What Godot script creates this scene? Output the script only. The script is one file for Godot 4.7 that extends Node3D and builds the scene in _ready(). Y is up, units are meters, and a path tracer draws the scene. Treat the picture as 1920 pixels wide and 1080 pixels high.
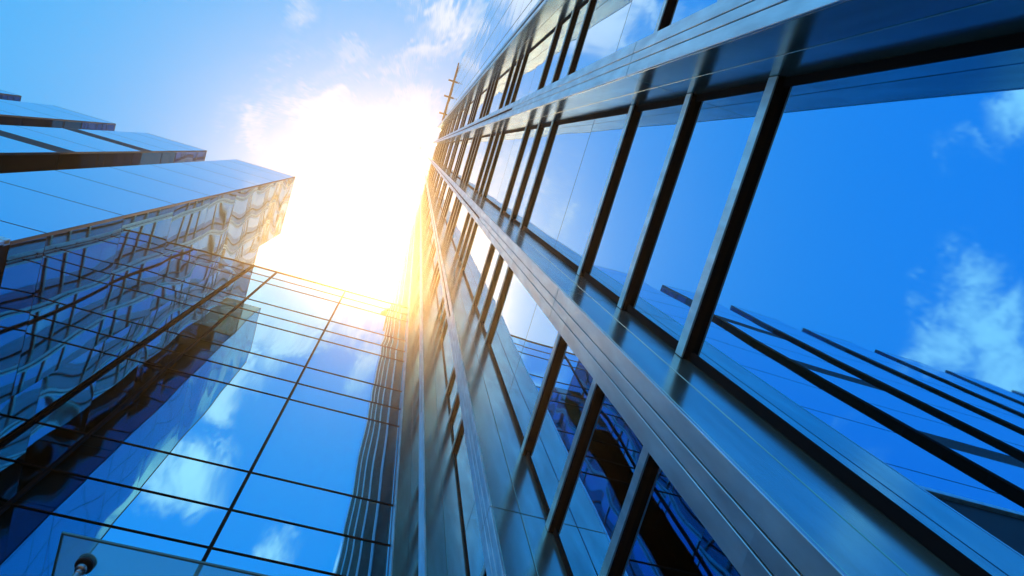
extends Node3D
# Axes: +x runs to the fin tower on the right, -z runs to the glass curtain wall, y is up. Eye level is y = 1.6.

const EYE := 1.6
const GLASS_X := 2.825        # plane of the fin tower's glazing
const TIP_X := 2.066          # outer face of the tower's fins
const ROOF := 50.0 + EYE      # roof of the stepped block and of the curtain wall
const WALL_Z := -9.925        # plane of the curtain wall
const FRONT_Z := -3.9         # plane of the stepped block's pale fronts
const TOWER_ROOF := 164.0
const FIN_TOP := 171.0

var M := {}
var meshes := {}
var rng := RandomNumberGenerator.new()


func _ready() -> void:
	rng.seed = 7
	setting()
	materials()
	ground()
	fin_tower()
	stepped_block()
	curtain_wall()
	canopy()
	roof_rail()


# ------------------------------------------------------------------ camera, sky, sun
func setting() -> void:
	var cam := Camera3D.new()
	cam.name = "camera"
	cam.fov = rad_to_deg(2.0 * atan(540.0 / 1482.27))
	cam.near = 0.05
	cam.far = 4000.0
	var right := Vector3(0.9496551, -0.11341284, 0.29204917)
	var up := Vector3(-0.27055668, 0.17314406, 0.94700592)
	cam.transform = Transform3D(Basis(right, up, right.cross(up)), Vector3(0, EYE, 0))
	add_child(cam)

	var sun_at := Vector3(0.004, 1.0, -0.172).normalized()
	var env := Environment.new()
	env.background_mode = Environment.BG_SKY
	env.sky = Sky.new()
	var pano := PanoramaSkyMaterial.new()
	pano.panorama = sky_picture(sun_at)
	env.sky.sky_material = pano
	env.tonemap_mode = Environment.TONE_MAPPER_LINEAR
	env.tonemap_exposure = 1.0
	env.sdfgi_enabled = true
	env.ssao_enabled = true
	env.ssil_enabled = true
	env.volumetric_fog_enabled = true
	env.volumetric_fog_density = 0.0012
	env.volumetric_fog_albedo = Color(1.0, 0.87, 0.66)
	env.volumetric_fog_anisotropy = 0.905
	var we := WorldEnvironment.new()
	we.name = "world_environment"
	we.environment = env
	add_child(we)

	var sun := DirectionalLight3D.new()
	sun.name = "sun"
	sun.light_color = Color(1.0, 0.86, 0.66)
	sun.light_energy = 1.4
	sun.light_angular_distance = 0.5
	sun.shadow_enabled = true
	sun.basis = Basis.looking_at(-sun_at, Vector3(0, 0, 1))
	add_child(sun)


func sky_picture(sun: Vector3) -> ImageTexture:
	var w := 2048
	var h := 1024
	var im := Image.create_empty(w, h, false, Image.FORMAT_RGBF)
	var big := FastNoiseLite.new()
	big.seed = 11
	big.noise_type = FastNoiseLite.TYPE_SIMPLEX_SMOOTH
	big.frequency = 3.2
	big.fractal_octaves = 6
	big.fractal_gain = 0.58
	big.domain_warp_enabled = true
	big.domain_warp_amplitude = 0.12
	big.domain_warp_frequency = 2.0
	# banks of cloud: where they stand over the roofs (x and -z per metre of height), how wide, how dense
	var banks := [[-0.78, -0.01, 0.11, 0.66], [-0.70, -0.01, 0.05, 0.5], [-0.77, -0.28, 0.07, 0.45], [-0.98, 0.12, 0.20, 0.52], [-0.10, -0.25, 0.12, 0.5], [-0.16, -0.38, 0.06, 0.36], [-0.17, -0.50, 0.10, 0.62], [-0.05, -0.56, 0.06, 0.5],
		[-0.18, -0.11, 0.04, 0.08], [-0.02, -0.16, 0.08, 0.10], [-0.10, -0.03, 0.12, 0.10], [0.3, -0.5, 0.2, 0.35], [0.5, 0.3, 0.25, 0.35], [-0.5, 0.6, 0.25, 0.35], [-1.4, -0.6, 0.5, 0.4], [1.2, 0.2, 0.4, 0.4], [0.1, -1.3, 0.4, 0.4], [-0.4, 1.4, 0.5, 0.4]]
	for y in h:
		var th := (y + 0.5) / h * PI
		var cy := cos(th)
		var sy := sin(th)
		for x in w:
			if cy < -0.02:
				im.set_pixel(x, y, Color(0.16, 0.19, 0.23))
				continue
			var ph := (x + 0.5) / w * TAU
			var d := Vector3(sin(ph) * sy, cy, -cos(ph) * sy)
			var ang := rad_to_deg(acos(clampf(d.dot(sun), -1, 1)))
			var c := Vector3(0.0, 0.46, 1.1).lerp(Vector3(0.0, 0.44, 1.18), smoothstep(24.0, 44.0, ang))
			var low := pow(clampf(1.0 - cy, 0, 1), 3.0)
			c = c.lerp(Vector3(0.42, 0.62, 0.95), low)
			var halo := exp(-pow(ang / 11.5, 2.0))
			c = c.lerp(Vector3(0.50, 0.78, 1.02), clampf(halo * 0.97, 0, 1))
			c += Vector3(0.3, 0.2, 0.05) * exp(-pow(ang / 4.0, 2.0))
			var k := maxf(cy, 0.08)
			var u := d.x / k
			var v := -d.z / k
			var n := big.get_noise_3d(u * 1.0, v * 1.0, 0.3)
			var put := -0.42
			for b in banks:
				var q: float = ((u - b[0]) * (u - b[0]) + (v - b[1]) * (v - b[1])) / (b[2] * b[2])
				if q < 4.0:
					put = maxf(put, -0.42 + (float(b[3]) + 0.42) * exp(-q * 1.1))
			var cover := smoothstep(0.0, 0.42, n + put)
			var near := exp(-pow(ang / 22.0, 2.0))   # backlit cloud near the sun is thin
			c = c.lerp(Vector3(1.3, 1.3, 1.32) * (1.0 - 0.35 * near) * (0.9 + 0.5 * clampf(n + put, 0, 1)), cover * (0.9 - 0.68 * near))
			im.set_pixel(x, y, Color(c.x, c.y, c.z))
	return ImageTexture.create_from_image(im)


# ------------------------------------------------------------------ materials
func lin(r: float, g: float, b: float) -> Color:
	return Color(r, g, b).linear_to_srgb()


func mat(called: String, c: Color, rough: float, metal: float, spec := 0.5) -> StandardMaterial3D:
	var m := StandardMaterial3D.new()
	m.resource_name = called
	m.albedo_color = c
	m.roughness = rough
	m.metallic = metal
	m.metallic_specular = spec
	M[called] = m
	return m


func grain(seed_: int, freq: float, a: float, b: float, stretch := 1.0) -> ImageTexture:
	var n := FastNoiseLite.new()
	n.seed = seed_
	n.frequency = freq
	n.fractal_octaves = 5
	var im := Image.create_empty(512, 512, false, Image.FORMAT_RGB8)
	for y in 512:
		for x in 512:
			# wrap by blending the noise with itself one tile away
			var fx := x / 512.0
			var p := n.get_noise_2d(x, y * stretch)
			var q := n.get_noise_2d(x - 512.0, y * stretch)
			var t := clampf(lerpf(p, q, fx) * 0.9 + 0.5, 0, 1)
			var g := lerpf(a, b, t)
			im.set_pixel(x, y, Color(g, g, g))
	return ImageTexture.create_from_image(im)


func materials() -> void:
	var smear := grain(3, 0.016, 0.82, 1.0, 0.5)
	var rough_map := grain(5, 0.02, 0.8, 1.0, 0.5)
	mat("blue_glass", lin(0.15, 0.52, 0.88), 0.022, 1.0)
	mat("wall_glass", lin(0.22, 0.66, 0.90), 0.022, 1.0)
	mat("front_glass", lin(0.17, 0.57, 0.82), 0.03, 1.0)
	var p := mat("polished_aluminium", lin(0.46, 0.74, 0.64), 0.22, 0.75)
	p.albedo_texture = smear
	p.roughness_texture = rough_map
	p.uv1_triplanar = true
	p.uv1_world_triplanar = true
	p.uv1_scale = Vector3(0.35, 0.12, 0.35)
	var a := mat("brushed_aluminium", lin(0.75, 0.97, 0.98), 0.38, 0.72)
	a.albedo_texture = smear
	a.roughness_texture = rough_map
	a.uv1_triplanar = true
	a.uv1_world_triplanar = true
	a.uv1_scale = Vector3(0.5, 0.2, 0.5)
	mat("side_glass", lin(0.13, 0.41, 0.40), 0.02, 1.0)
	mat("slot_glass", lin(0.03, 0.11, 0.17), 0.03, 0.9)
	var wiped := grain(21, 0.02, 0.12, 1.0, 0.18)
	for called in ["blue_glass", "wall_glass", "front_glass"]:
		M[called].roughness_texture = wiped
		M[called].uv1_triplanar = true
		M[called].uv1_world_triplanar = true
		M[called].uv1_scale = Vector3(0.4, 0.25, 0.4)
	mat("dark_glass", lin(0.05, 0.22, 0.20), 0.02, 1.0)
	mat("dark_bronze", lin(0.012, 0.012, 0.014), 0.7, 0.0, 0.15)
	mat("joint_black", lin(0.008, 0.009, 0.011), 0.7, 0.0)
	mat("louvre_brown", lin(0.06, 0.05, 0.045), 0.5, 0.4)
	mat("steel", lin(0.62, 0.64, 0.66), 0.18, 1.0)
	mat("rubber", lin(0.012, 0.012, 0.014), 0.5, 0.0)
	mat("roof_membrane", lin(0.25, 0.26, 0.27), 0.9, 0.0)
	var cg := mat("canopy_glass", Color(lin(0.35, 0.75, 0.78), 0.16), 0.03, 0.0)
	cg.transparency = BaseMaterial3D.TRANSPARENCY_ALPHA
	cg.backlight_enabled = true
	cg.backlight = lin(0.10, 0.30, 0.32)
	mat("glass_edge", lin(0.08, 0.22, 0.22), 0.1, 0.2)
	var pv := mat("paving", lin(0.16, 0.16, 0.17), 0.85, 0.0)
	pv.albedo_texture = grain(9, 0.05, 0.7, 1.0)
	pv.uv1_triplanar = true
	pv.uv1_world_triplanar = true
	pv.uv1_scale = Vector3(0.3, 0.3, 0.3)


# ------------------------------------------------------------------ mesh helpers
func face(st: SurfaceTool, pts: Array, mid: Vector3) -> void:
	for i in range(1, pts.size() - 1):
		var a: Vector3 = pts[0]
		var b: Vector3 = pts[i]
		var c: Vector3 = pts[i + 1]
		var n := (b - a).cross(c - a)
		if n.dot((a + b + c) / 3.0 - mid) > 0.0:
			var t := b
			b = c
			c = t
		for v in [a, b, c]:
			st.set_smooth_group(-1)
			st.add_vertex(v)


func add_box(st: SurfaceTool, lo: Vector3, hi: Vector3, bevel := 0.0) -> void:
	var mid := (lo + hi) / 2.0
	var r := (hi - lo) / 2.0
	var k := minf(bevel, minf(r.x, minf(r.y, r.z)) * 0.45)
	for ax in 3:
		var bx := (ax + 1) % 3
		var cx := (ax + 2) % 3
		for s in [-1.0, 1.0]:
			var q := []
			for w in [[-1, -1], [1, -1], [1, 1], [-1, 1]]:
				var v := Vector3.ZERO
				v[ax] = s * r[ax]
				v[bx] = w[0] * (r[bx] - k)
				v[cx] = w[1] * (r[cx] - k)
				q.append(mid + v)
			face(st, q, mid)
	if k <= 0.0:
		return
	for ax in 3:
		var bx := (ax + 1) % 3
		var cx := (ax + 2) % 3
		for s in [-1.0, 1.0]:
			for t in [-1.0, 1.0]:
				var q := []
				for w in [[-1, 0], [1, 0], [1, 1], [-1, 1]]:
					var v := Vector3.ZERO
					v[ax] = w[0] * (r[ax] - k)
					v[bx] = s * (r[bx] - (k if w[1] == 1 else 0.0))
					v[cx] = t * (r[cx] - (0.0 if w[1] == 1 else k))
					q.append(mid + v)
				face(st, q, mid)
	for s in [-1.0, 1.0]:
		for t in [-1.0, 1.0]:
			for u in [-1.0, 1.0]:
				var o := Vector3(s, t, u)
				face(st, [mid + o * (r - Vector3(0, k, k)), mid + o * (r - Vector3(k, 0, k)), mid + o * (r - Vector3(k, k, 0))], mid)


func tool() -> SurfaceTool:
	var st := SurfaceTool.new()
	st.begin(Mesh.PRIMITIVE_TRIANGLES)
	return st


func obj(called: String, m: Mesh, material: Material, parent: Node, at := Vector3.ZERO, turn := 0.0) -> MeshInstance3D:
	var o := MeshInstance3D.new()
	o.name = called
	o.mesh = m
	o.material_override = null
	for i in m.get_surface_count():
		o.set_surface_override_material(i, material)
	o.position = at
	o.rotation.y = turn
	parent.add_child(o, true)
	return o


func built(called: String, st: SurfaceTool, material: Material, parent: Node) -> MeshInstance3D:
	st.generate_normals()
	return obj(called, st.commit(), material, parent)


func box_mesh(size: Vector3, bevel := 0.004) -> Mesh:
	var key := "%.3f %.3f %.3f %.3f" % [size.x, size.y, size.z, bevel]
	if not meshes.has(key):
		var st := tool()
		add_box(st, -size / 2.0, size / 2.0, bevel)
		st.generate_normals()
		meshes[key] = st.commit()
	return meshes[key]


func box(called: String, lo: Vector3, hi: Vector3, material: Material, parent: Node, bevel := 0.004) -> MeshInstance3D:
	return obj(called, box_mesh(hi - lo, bevel), material, parent, (lo + hi) / 2.0)


# a sheet of glass as it hangs: flat at a glance, slightly bowed between its edges. Faces +z, w by h, middle at the origin.
func pane_mesh(w: float, h: float, slope: float, variant: int, nx := 4, ny := 4) -> Mesh:
	var key := "pane %.3f %.3f %.4f %d %d" % [w, h, slope, variant, nx]
	if meshes.has(key):
		return meshes[key]
	var r := RandomNumberGenerator.new()
	r.seed = hash(key)
	var waves := []
	for i in 5:
		var a := r.randf() * TAU
		var len_ := lerpf(0.8, 2.0, r.randf()) * minf(maxf(w, h), 4.5)
		waves.append([cos(a) * TAU / len_, sin(a) * TAU / len_, r.randf() * TAU, r.randf_range(0.3, 0.8)])
	var pillow := r.randf_range(-1.0, 1.0)
	var tilt := Vector2(r.randf_range(-0.5, 0.5), r.randf_range(-0.5, 0.5)) * slope
	var vs := PackedVector3Array()
	var ns := PackedVector3Array()
	var ix := PackedInt32Array()
	for j in ny + 1:
		for i in nx + 1:
			var p := Vector2((float(i) / nx - 0.5) * w, (float(j) / ny - 0.5) * h)
			var g := tilt
			g.x += -sin(PI * p.x / w) * cos(PI * p.y / h) * pillow * slope
			g.y += -cos(PI * p.x / w) * sin(PI * p.y / h) * pillow * slope
			for q in waves:
				var s: float = cos(q[0] * p.x + q[1] * p.y + q[2]) * q[3] * slope / Vector2(q[0], q[1]).length()
				g += Vector2(q[0], q[1]) * s
			vs.append(Vector3(p.x, p.y, 0))
			ns.append(Vector3(-g.x, -g.y, 1).normalized())
	for j in ny:
		for i in nx:
			var a := j * (nx + 1) + i
			ix.append_array([a, a + nx + 1, a + 1, a + 1, a + nx + 1, a + nx + 2])
	# the edges of the sheet
	var ring := [Vector2(-w, -h) / 2, Vector2(w, -h) / 2, Vector2(w, h) / 2, Vector2(-w, h) / 2]
	for e in 4:
		var a: Vector2 = ring[e]
		var b: Vector2 = ring[(e + 1) % 4]
		var out := Vector2((b - a).y, -(b - a).x).normalized()
		var at := vs.size()
		for v in [a, b]:
			vs.append(Vector3(v.x, v.y, 0))
			vs.append(Vector3(v.x, v.y, -0.006))
			ns.append(Vector3(out.x, out.y, 0))
			ns.append(Vector3(out.x, out.y, 0))
		ix.append_array([at, at + 2, at + 1, at + 1, at + 2, at + 3])
	var arr := []
	arr.resize(Mesh.ARRAY_MAX)
	arr[Mesh.ARRAY_VERTEX] = vs
	arr[Mesh.ARRAY_NORMAL] = ns
	arr[Mesh.ARRAY_INDEX] = ix
	var m := ArrayMesh.new()
	m.add_surface_from_arrays(Mesh.PRIMITIVE_TRIANGLES, arr)
	meshes[key] = m
	return m


func thing(called: String, label: String, category: String, at := Vector3.ZERO) -> Node3D:
	var o := Node3D.new()
	o.name = called
	o.position = at
	o.set_meta("label", label)
	o.set_meta("category", category)
	add_child(o, true)
	return o


func stuff(o: Node) -> void:
	o.set_meta("kind", "stuff")


# ------------------------------------------------------------------ ground
func ground() -> void:
	var pm := PlaneMesh.new()
	pm.size = Vector2(900, 900)
	var g := obj("ground", pm, M.paving, self)
	g.set_meta("kind", "structure")


# ------------------------------------------------------------------ the tall tower with fins
const FIN_E := [-4.90, -1.895, 1.107, 3.99, 6.86, 9.64]     # near edge of each fin along -z
const FIN_W := 0.405
const JOINT0 := 9.24 + EYE
const JOINT_STEP := 12.2
const LEVEL0 := 6.69 + EYE
const PERIOD := 11.72


func fin_tower() -> void:
	var t := thing("fin_tower", "tall glass tower with projecting aluminium fins and rows of dark transoms", "building")
	var fins := FIN_E.duplicate()
	for k in 9:
		fins.append(9.64 + 2.88 * (k + 1))
	box("wall", Vector3(GLASS_X + 0.06, 0, -38.5), Vector3(GLASS_X + 30, TOWER_ROOF, 17.05), M.joint_black, t, 0.0)
	box("roof", Vector3(GLASS_X + 0.02, TOWER_ROOF + 0.003, -38.5), Vector3(GLASS_X + 30, TOWER_ROOF + 0.6, 17.05), M.roof_membrane, t, 0.02)
	for i in fins.size():
		fin(t, fins[i], i)
	for i in fins.size() - 1:
		bay(t, fins[i] + FIN_W, fins[i + 1], i)
	flank(t)


func fin(t: Node3D, e: float, i: int) -> void:
	var z1 := -e
	var z0 := -e - FIN_W
	var x0 := TIP_X
	var x1 := GLASS_X + 0.055
	var core := box("fin", Vector3(x0 + 0.1, 0, z0 + 0.05), Vector3(x1, FIN_TOP - 0.05, z1 - 0.05), M.joint_black, t, 0.0)
	var origin := core.position
	var hold := tool()          # what is too high to be told apart
	var hold_side := tool()
	var many := false
	var xm := (x0 + GLASS_X) / 2.0
	var seg := 0
	var y0 := 0.0
	while y0 < FIN_TOP:
		var y1 := minf(FIN_TOP, JOINT0 + JOINT_STEP * seg)
		var single := i < 6 and seg < 4
		var lo_y := y0 + 0.011
		var hi_y := y1 - 0.011
		var sides := []
		var fronts := []
		for s in [0, 1]:
			var za := z1 - 0.03 if s == 0 else z0
			for part in [[x0 + 0.002, xm - 0.005], [xm + 0.005, x1]]:
				sides.append([Vector3(part[0], lo_y, za), Vector3(part[1], hi_y, za + 0.03)])
		var w := FIN_W / 3.0
		var zi0 := z0 + 0.032
		var zi1 := z1 - 0.032
		w = (zi1 - zi0) / 3.0
		# outer strips wrap over the ends of the side panels
		fronts.append([Vector3(x0 - 0.03, lo_y, z0), Vector3(x0, hi_y, zi0 + w - 0.005)])
		fronts.append([Vector3(x0 - 0.03, lo_y, zi1 - w + 0.005), Vector3(x0, hi_y, z1)])
		if seg < 2:
			fronts.append([Vector3(x0 - 0.03, lo_y, zi0 + w + 0.005), Vector3(x0, hi_y, zi1 - w - 0.005)])
		else:
			var n := int(round((y1 - y0) / 2.44))
			var step := (y1 - y0) / maxf(n, 1)
			for k in n:
				fronts.append([Vector3(x0 + 0.05, y0 + step * k + 0.10, zi0 + w - 0.0), Vector3(x0 + 0.08, y0 + step * (k + 1) - 0.10, zi1 - w + 0.0)])
		if single:
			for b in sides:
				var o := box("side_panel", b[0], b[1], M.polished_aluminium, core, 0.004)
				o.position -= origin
			for b in fronts:
				var o := box("front_panel", b[0], b[1], M.brushed_aluminium, core, 0.004)
				o.position -= origin
		else:
			many = true
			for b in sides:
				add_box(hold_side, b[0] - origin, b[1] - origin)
			for b in fronts:
				add_box(hold, b[0] - origin, b[1] - origin)
		y0 = y1
		seg += 1
	if many:
		stuff(built("upper_front_panels", hold, M.brushed_aluminium, core))
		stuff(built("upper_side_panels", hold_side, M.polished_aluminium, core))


func bay(t: Node3D, e0: float, e1: float, i: int) -> void:
	var fr := 0.085
	var za := -e1 + fr
	var zb := -e0 - fr
	var zm := (za + zb) / 2.0
	var w := zb - za
	# dark frames up both sides of the glazing
	for z in [[-e1 + 0.002, za], [zb, -e0 - 0.002]]:
		box("side_frame", Vector3(GLASS_X - 0.012, 0, z[0]), Vector3(GLASS_X + 0.05, TOWER_ROOF - 0.01, z[1]), M.dark_bronze, t, 0.006)
	var far := tool()
	var far_bars := tool()
	var far_caps := tool()
	var k := -1
	while true:
		var base := LEVEL0 + PERIOD * k
		if base > TOWER_ROOF - 12.0:
			break
		var lv := [base, base + 2.2, base + 4.69, base + 7.5, base + PERIOD]
		var single := i < 5 and k < 5
		for n in 4:
			var y0: float = maxf(lv[n], 0.05)
			var y1: float = lv[n + 1]
			if y1 < 0.2:
				continue
			var pm := pane_mesh(w, y1 - y0 - 0.03, 0.0035, rng.randi() % 4)
			var xf := Transform3D(Basis(Vector3.UP, -PI / 2), Vector3(GLASS_X, (y0 + y1) / 2.0, zm))
			if single:
				obj("pane", pm, M.blue_glass, t, xf.origin, -PI / 2)
			else:
				far.append_from(pm, 0, xf)
		for n in 3:
			var y: float = lv[n]
			if y < 0.1:
				continue
			var lo := Vector3(GLASS_X - 0.062, y, za - fr + 0.006)
			var hi := Vector3(GLASS_X + 0.04, y + 0.17, zb + fr - 0.006)
			if single:
				var tr := box("transom", lo, hi, M.dark_bronze, t, 0.003)
				var cap := box("cap", Vector3(GLASS_X - 0.082, y + 0.004, za - fr + 0.006), Vector3(GLASS_X - 0.064, y + 0.18, zb + fr - 0.006), M.brushed_aluminium, tr, 0.003)
				cap.position -= tr.position
			else:
				add_box(far_bars, lo, hi)
				add_box(far_caps, Vector3(GLASS_X - 0.082, y + 0.004, za - fr + 0.006), Vector3(GLASS_X - 0.064, y + 0.18, zb + fr - 0.006))
		k += 1
	stuff(obj("upper_panes", far.commit(), M.blue_glass, t))
	stuff(built("upper_transoms", far_bars, M.dark_bronze, t))
	stuff(built("upper_caps", far_caps, M.brushed_aluminium, t))


# the flush glazed end of the tower beyond the last fin
func flank(t: Node3D) -> void:
	var e0 := 4.90 + 0.02
	var cols := 5
	var w := (17.05 - e0) / cols
	var rows := 36
	var h := TOWER_ROOF / rows
	for c in cols:
		for r in rows:
			var at := Vector3(GLASS_X - 0.02, (r + 0.5) * h, e0 + (c + 0.5) * w)
			if r < 6:
				continue
			obj("flank_pane", pane_mesh(w - 0.06, h - 0.06, 0.004, rng.randi() % 4), M.blue_glass, t, at, -PI / 2)
	box("lower_flank", Vector3(GLASS_X - 0.02, 0, e0), Vector3(GLASS_X + 0.05, h * 6, 17.05), M.blue_glass, t, 0.0)


# ------------------------------------------------------------------ the stepped block on the left
func stepped_block() -> void:
	var t := thing("stepped_block", "office block of blue glazed bays stepped in a row with dark slots between", "building")
	var fl := 4.325
	var base := ROOF - 8.0 * fl     # lowest floor line of the bays
	var x_near := -6.80
	var n_bays := 10
	for b in n_bays:
		var xa := x_near - 5.33 * b - (0.03 if b else 0.0)
		var xb := xa - (3.63 if b == 0 else 3.56)
		var back := -7.56
		var core := box("bay", Vector3(xb + 0.03, 0, back + 0.03), Vector3(xa - 0.03, ROOF - 0.05, FRONT_Z - 0.03), M.joint_black, t, 0.0)
		var o := core.position
		# pale fronts
		var y := base - fl * 0.0
		var w := xa - xb
		var lines := [15.65 + EYE]
		for k in 8:
			lines.append((0.3437 + 0.0865 * k) * 50.0 + EYE)
		lines.append(ROOF)
		for k in lines.size() - 1:
			var ya: float = lines[k]
			var yb: float = lines[k + 1]
			var louvre: bool = b == 1 and k in [2, 4, 6]
			if louvre:
				var cut := ya + 1.5
				for s in 8:
					var yy := ya + 0.02 + s * 0.185
					var sl := box("louvre", Vector3(xb + 0.03, yy, FRONT_Z - 0.04), Vector3(xa - 0.03, yy + 0.10, FRONT_Z), M.louvre_brown, core, 0.004)
					sl.position -= o
				ya = cut
			var pm := pane_mesh(w - 0.03, yb - ya - 0.07, 0.0015, rng.randi() % 4)
			obj("front_panel", pm, M.front_glass, core, Vector3((xa + xb) / 2.0, (ya + yb) / 2.0, FRONT_Z) - o)
		# glazed side towards the court or the slot
		for k in lines.size() - 1:
			var ya: float = lines[k]
			var yb: float = lines[k + 1]
			var d := FRONT_Z - back
			if b == 0:
				obj("side_pane", pane_mesh(d - 0.07, yb - ya - 0.03, 0.0046, k, 10, 10), M.side_glass, core, Vector3(xa, (ya + yb) / 2.0, (FRONT_Z + back) / 2.0 - 0.02) - o, PI / 2)
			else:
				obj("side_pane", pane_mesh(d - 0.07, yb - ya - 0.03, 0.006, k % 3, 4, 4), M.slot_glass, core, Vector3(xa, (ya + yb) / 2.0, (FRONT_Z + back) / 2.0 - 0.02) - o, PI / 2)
		if b < 6:
			for k in lines.size() - 1:
				obj("far_side_pane", pane_mesh(FRONT_Z - back - 0.12, float(lines[k + 1]) - float(lines[k]) - 0.12, 0.004, k % 3), M.side_glass, core, Vector3(xb, (float(lines[k]) + float(lines[k + 1])) / 2.0, (FRONT_Z + back) / 2.0 - 0.02) - o, -PI / 2)
		if b == 0:
			for k in lines.size() - 1:
				obj("back_pane", pane_mesh(w - 0.06, float(lines[k + 1]) - float(lines[k]) - 0.03, 0.006, k % 4, 6, 6), M.dark_glass, core, Vector3((xa + xb) / 2.0, (float(lines[k]) + float(lines[k + 1])) / 2.0, back) - o, PI)
			obj("back_pane", pane_mesh(w - 0.06, 15.5 + EYE, 0.004, 5, 6, 6), M.dark_glass, core, Vector3((xa + xb) / 2.0, (15.5 + EYE) / 2.0, back) - o, PI)
		var trim := box("corner_trim", Vector3(xa - 0.02, 15.65 + EYE, FRONT_Z - 0.06), Vector3(xa + 0.012, ROOF, FRONT_Z + 0.012), M.louvre_brown, core, 0.004)
		trim.position -= o
		var cap := box("parapet", Vector3(xb, ROOF + 0.003, back), Vector3(xa, ROOF + 0.12, FRONT_Z), M.louvre_brown, core, 0.01)
		cap.position -= o
		if b == 0:
			# below the bays: lower storeys of glass with a light metal post at the corner
			var ys := [0.0, 2.6, 6.9, 11.2, 15.4 + EYE - 0.2]
			for k in 4:
				obj("side_pane", pane_mesh(FRONT_Z - back - 0.07, ys[k + 1] - ys[k] - 0.03, 0.006, 3 + k, 10, 10), M.side_glass, core, Vector3(xa, (ys[k] + ys[k + 1]) / 2.0, (FRONT_Z + back) / 2.0 - 0.02) - o, PI / 2)
			var post := box("corner_post", Vector3(xa - 0.16, 0, FRONT_Z - 0.02), Vector3(xa + 0.012, 15.6 + EYE, FRONT_Z + 0.06), M.brushed_aluminium, core, 0.008)
			post.position -= o
		var sill := box("sill", Vector3(xb, 15.40 + EYE, FRONT_Z - 0.05), Vector3(xa + 0.012, 15.64 + EYE, FRONT_Z + 0.07), M.brushed_aluminium, core, 0.01)
		sill.position -= o
	# the body behind the bays
	var body := box("body", Vector3(-62, 0, -22), Vector3(-7.88, ROOF - 0.06, -7.56), M.joint_black, t, 0.0)
	var bo := body.position
	for b in 6:
		var sx := x_near - 3.63 - 5.33 * b + (0.04 if b else 0.0)
		for k in 9:
			obj("slot_pane", pane_mesh(1.62, fl - 0.1, 0.004, k % 3), M.side_glass, body, Vector3(sx - 0.87, 15.65 + EYE + fl * (k - 0.5) + 1.5, -7.53) - bo)
	var yl := [0.0]
	for k in 12:
		yl.append((0.3437 + 0.0865 * (k - 4)) * 50.0 + EYE)
	yl[yl.size() - 1] = ROOF
	for k in yl.size() - 1:
		var ya: float = yl[k]
		var yb: float = yl[k + 1]
		obj("return_pane", pane_mesh(2.28, yb - ya - 0.03, 0.006, k % 5, 8, 8), M.side_glass, body, Vector3(-7.85, (ya + yb) / 2.0, -8.72) - bo, PI / 2)
	var rp := box("parapet", Vector3(-62, ROOF + 0.003 - 0.06, -22), Vector3(-7.84, ROOF + 0.1, -7.57), M.louvre_brown, body, 0.01)
	rp.position -= bo


# ------------------------------------------------------------------ the curtain wall between the two
func curtain_wall() -> void:
	var t := thing("curtain_wall", "mirror glass curtain wall with dark mullions closing the end of the court", "building")
	var cols := [-7.84, -6.39, -2.06, TIP_X - 0.035]
	var hs := [1.0, 0.958, 0.9203, 0.824, 0.779, 0.7407, 0.6457, 0.5995, 0.5603, 0.4291, 0.3825, 0.3441]
	var lv := []
	for h in hs:
		lv.append(h * 50.0 + EYE)
	lv.append_array([15.2, 13.2, 11.3, 8.6, 6.4, 4.4, 0.0])
	box("backing", Vector3(-7.83, 0, WALL_Z - 0.5), Vector3(TIP_X - 0.04, ROOF - 0.03, WALL_Z - 0.04), M.joint_black, t, 0.0)
	for c in 3:
		var xa: float = cols[c]
		var xb: float = cols[c + 1]
		for k in lv.size() - 1:
			var y1: float = lv[k]
			var y0: float = lv[k + 1]
			var w := xb - xa - 0.03
			var fine := c > 0
			obj("pane", pane_mesh(w, y1 - y0 - 0.05, 0.0042, (k * 3 + c) % 7, 8 if fine else 4, 8), M.wall_glass, t, Vector3((xa + xb) / 2.0, (y0 + y1) / 2.0, WALL_Z))
			if y0 > 0.1:
				box("transom", Vector3(xa + 0.045, y0 - 0.025, WALL_Z - 0.03), Vector3(xb - (0.045 if c < 2 else 0.0), y0 + 0.025, WALL_Z + 0.025), M.dark_bronze, t, 0.004)
	for c in 3:
		var x: float = cols[c] + (0.04 if c == 0 else 0.0)
		box("mullion", Vector3(x - 0.035, 0, WALL_Z - 0.03), Vector3(x + 0.035, ROOF - 0.03, WALL_Z + 0.07), M.dark_bronze, t, 0.006)
	box("coping", Vector3(-7.83, ROOF - 0.027, WALL_Z - 0.5), Vector3(TIP_X - 0.04, ROOF + 0.05, WALL_Z + 0.05), M.dark_bronze, t, 0.01)


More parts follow.
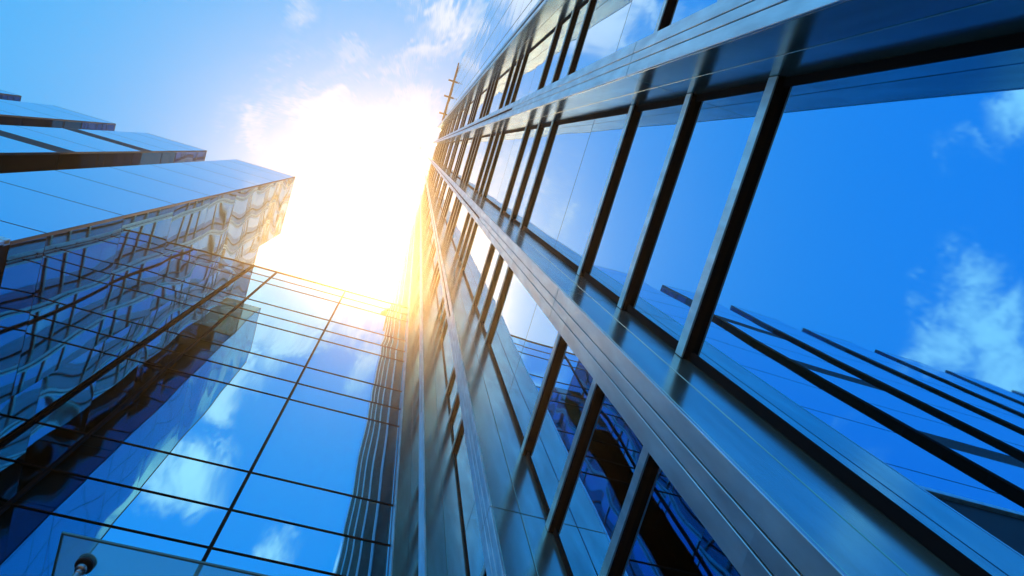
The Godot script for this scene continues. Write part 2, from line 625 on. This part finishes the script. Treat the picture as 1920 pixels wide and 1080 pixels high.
# ------------------------------------------------------------------ glass canopy near the eye
func canopy() -> void:
	var hgt := 4.2
	var y := hgt + EYE
	var x0 := -0.303 * hgt
	var z0 := -0.600 * hgt
	var t := thing("glass_canopy", "clear greenish glass canopy sheet held by a black disc fixing on a steel rod", "canopy", Vector3(x0, y, z0))
	box("glass_sheet", Vector3(0.012, 0, -5.2), Vector3(3.1, 0.02, -0.012), M.canopy_glass, t, 0.003)
	box("polished_edge", Vector3(0.0, -0.001, -0.0115), Vector3(3.1, 0.021, 0), M.glass_edge, t, 0.003)
	box("polished_edge", Vector3(0.0, -0.001, -5.2), Vector3(0.0115, 0.021, -0.012), M.glass_edge, t, 0.003)
	var f := Vector3((-0.2656 + 0.303) * hgt, 0, -(0.6356 - 0.600) * hgt)
	var d := lathe("disc_fixing", [[0.0, -0.002], [0.044, -0.002], [0.048, -0.008], [0.048, -0.022], [0.042, -0.028], [0.0, -0.030]], M.rubber, t, f)
	lathe("collar", [[0.0, -0.030], [0.016, -0.030], [0.016, -0.042], [0.030, -0.046], [0.030, -0.068], [0.024, -0.072], [0.0, -0.074]], M.steel, d)
	lathe("rod", [[0.0, -0.074], [0.017, -0.074], [0.017, -0.10], [0.013, -0.104], [0.013, -0.62], [0.0, -0.62]], M.steel, d)
	lathe("washer", [[0.0, 0.034], [0.046, 0.034], [0.050, 0.030], [0.050, 0.0225], [0.0, 0.0225]], M.rubber, d)


# a round body turned about the y axis from (radius, height) pairs, top to bottom
func lathe(called: String, prof: Array, material: Material, parent: Node, at := Vector3.ZERO) -> MeshInstance3D:
	var st := tool()
	var lo: float = prof[0][1]
	var hi: float = prof[-1][1]
	var n := 28
	for i in prof.size() - 1:
		var a: Array = prof[i]
		var b: Array = prof[i + 1]
		for k in n:
			var p := TAU * k / n
			var q := TAU * (k + 1) / n
			var pts := [Vector3(cos(p) * a[0], a[1], sin(p) * a[0]), Vector3(cos(q) * a[0], a[1], sin(q) * a[0]), Vector3(cos(q) * b[0], b[1], sin(q) * b[0]), Vector3(cos(p) * b[0], b[1], sin(p) * b[0])]
			if a[0] == 0.0:
				pts.remove_at(1)
			elif b[0] == 0.0:
				pts.remove_at(3)
			face(st, pts, Vector3(0, (a[1] + b[1]) / 2.0 if a[1] != b[1] else (lo + hi) / 2.0, 0))
	st.generate_normals()
	return obj(called, st.commit(), material, parent, at)


# ------------------------------------------------------------------ rail at the top of the tower
func roof_rail() -> void:
	var y := TOWER_ROOF + 1.2
	var x := 0.0165 * (y - EYE)
	var t := thing("roof_rail", "dark maintenance rail with three short brackets along the tower roof edge", "rail", Vector3(x, y, 0))
	box("rail", Vector3(-0.13, 0, 6.5), Vector3(0.13, 0.4, 18.4), M.dark_bronze, t, 0.02)
	for z in [7.9, 11.4, 14.6]:
		var b := box("bracket", Vector3(-1.05, -0.22, z - 0.17), Vector3(1.15, -0.003, z + 0.17), M.dark_bronze, t, 0.02)
		box("hanger", Vector3(-1.05, -0.75, -0.04), Vector3(-0.98, -0.113, 0.04), M.steel, b, 0.01)
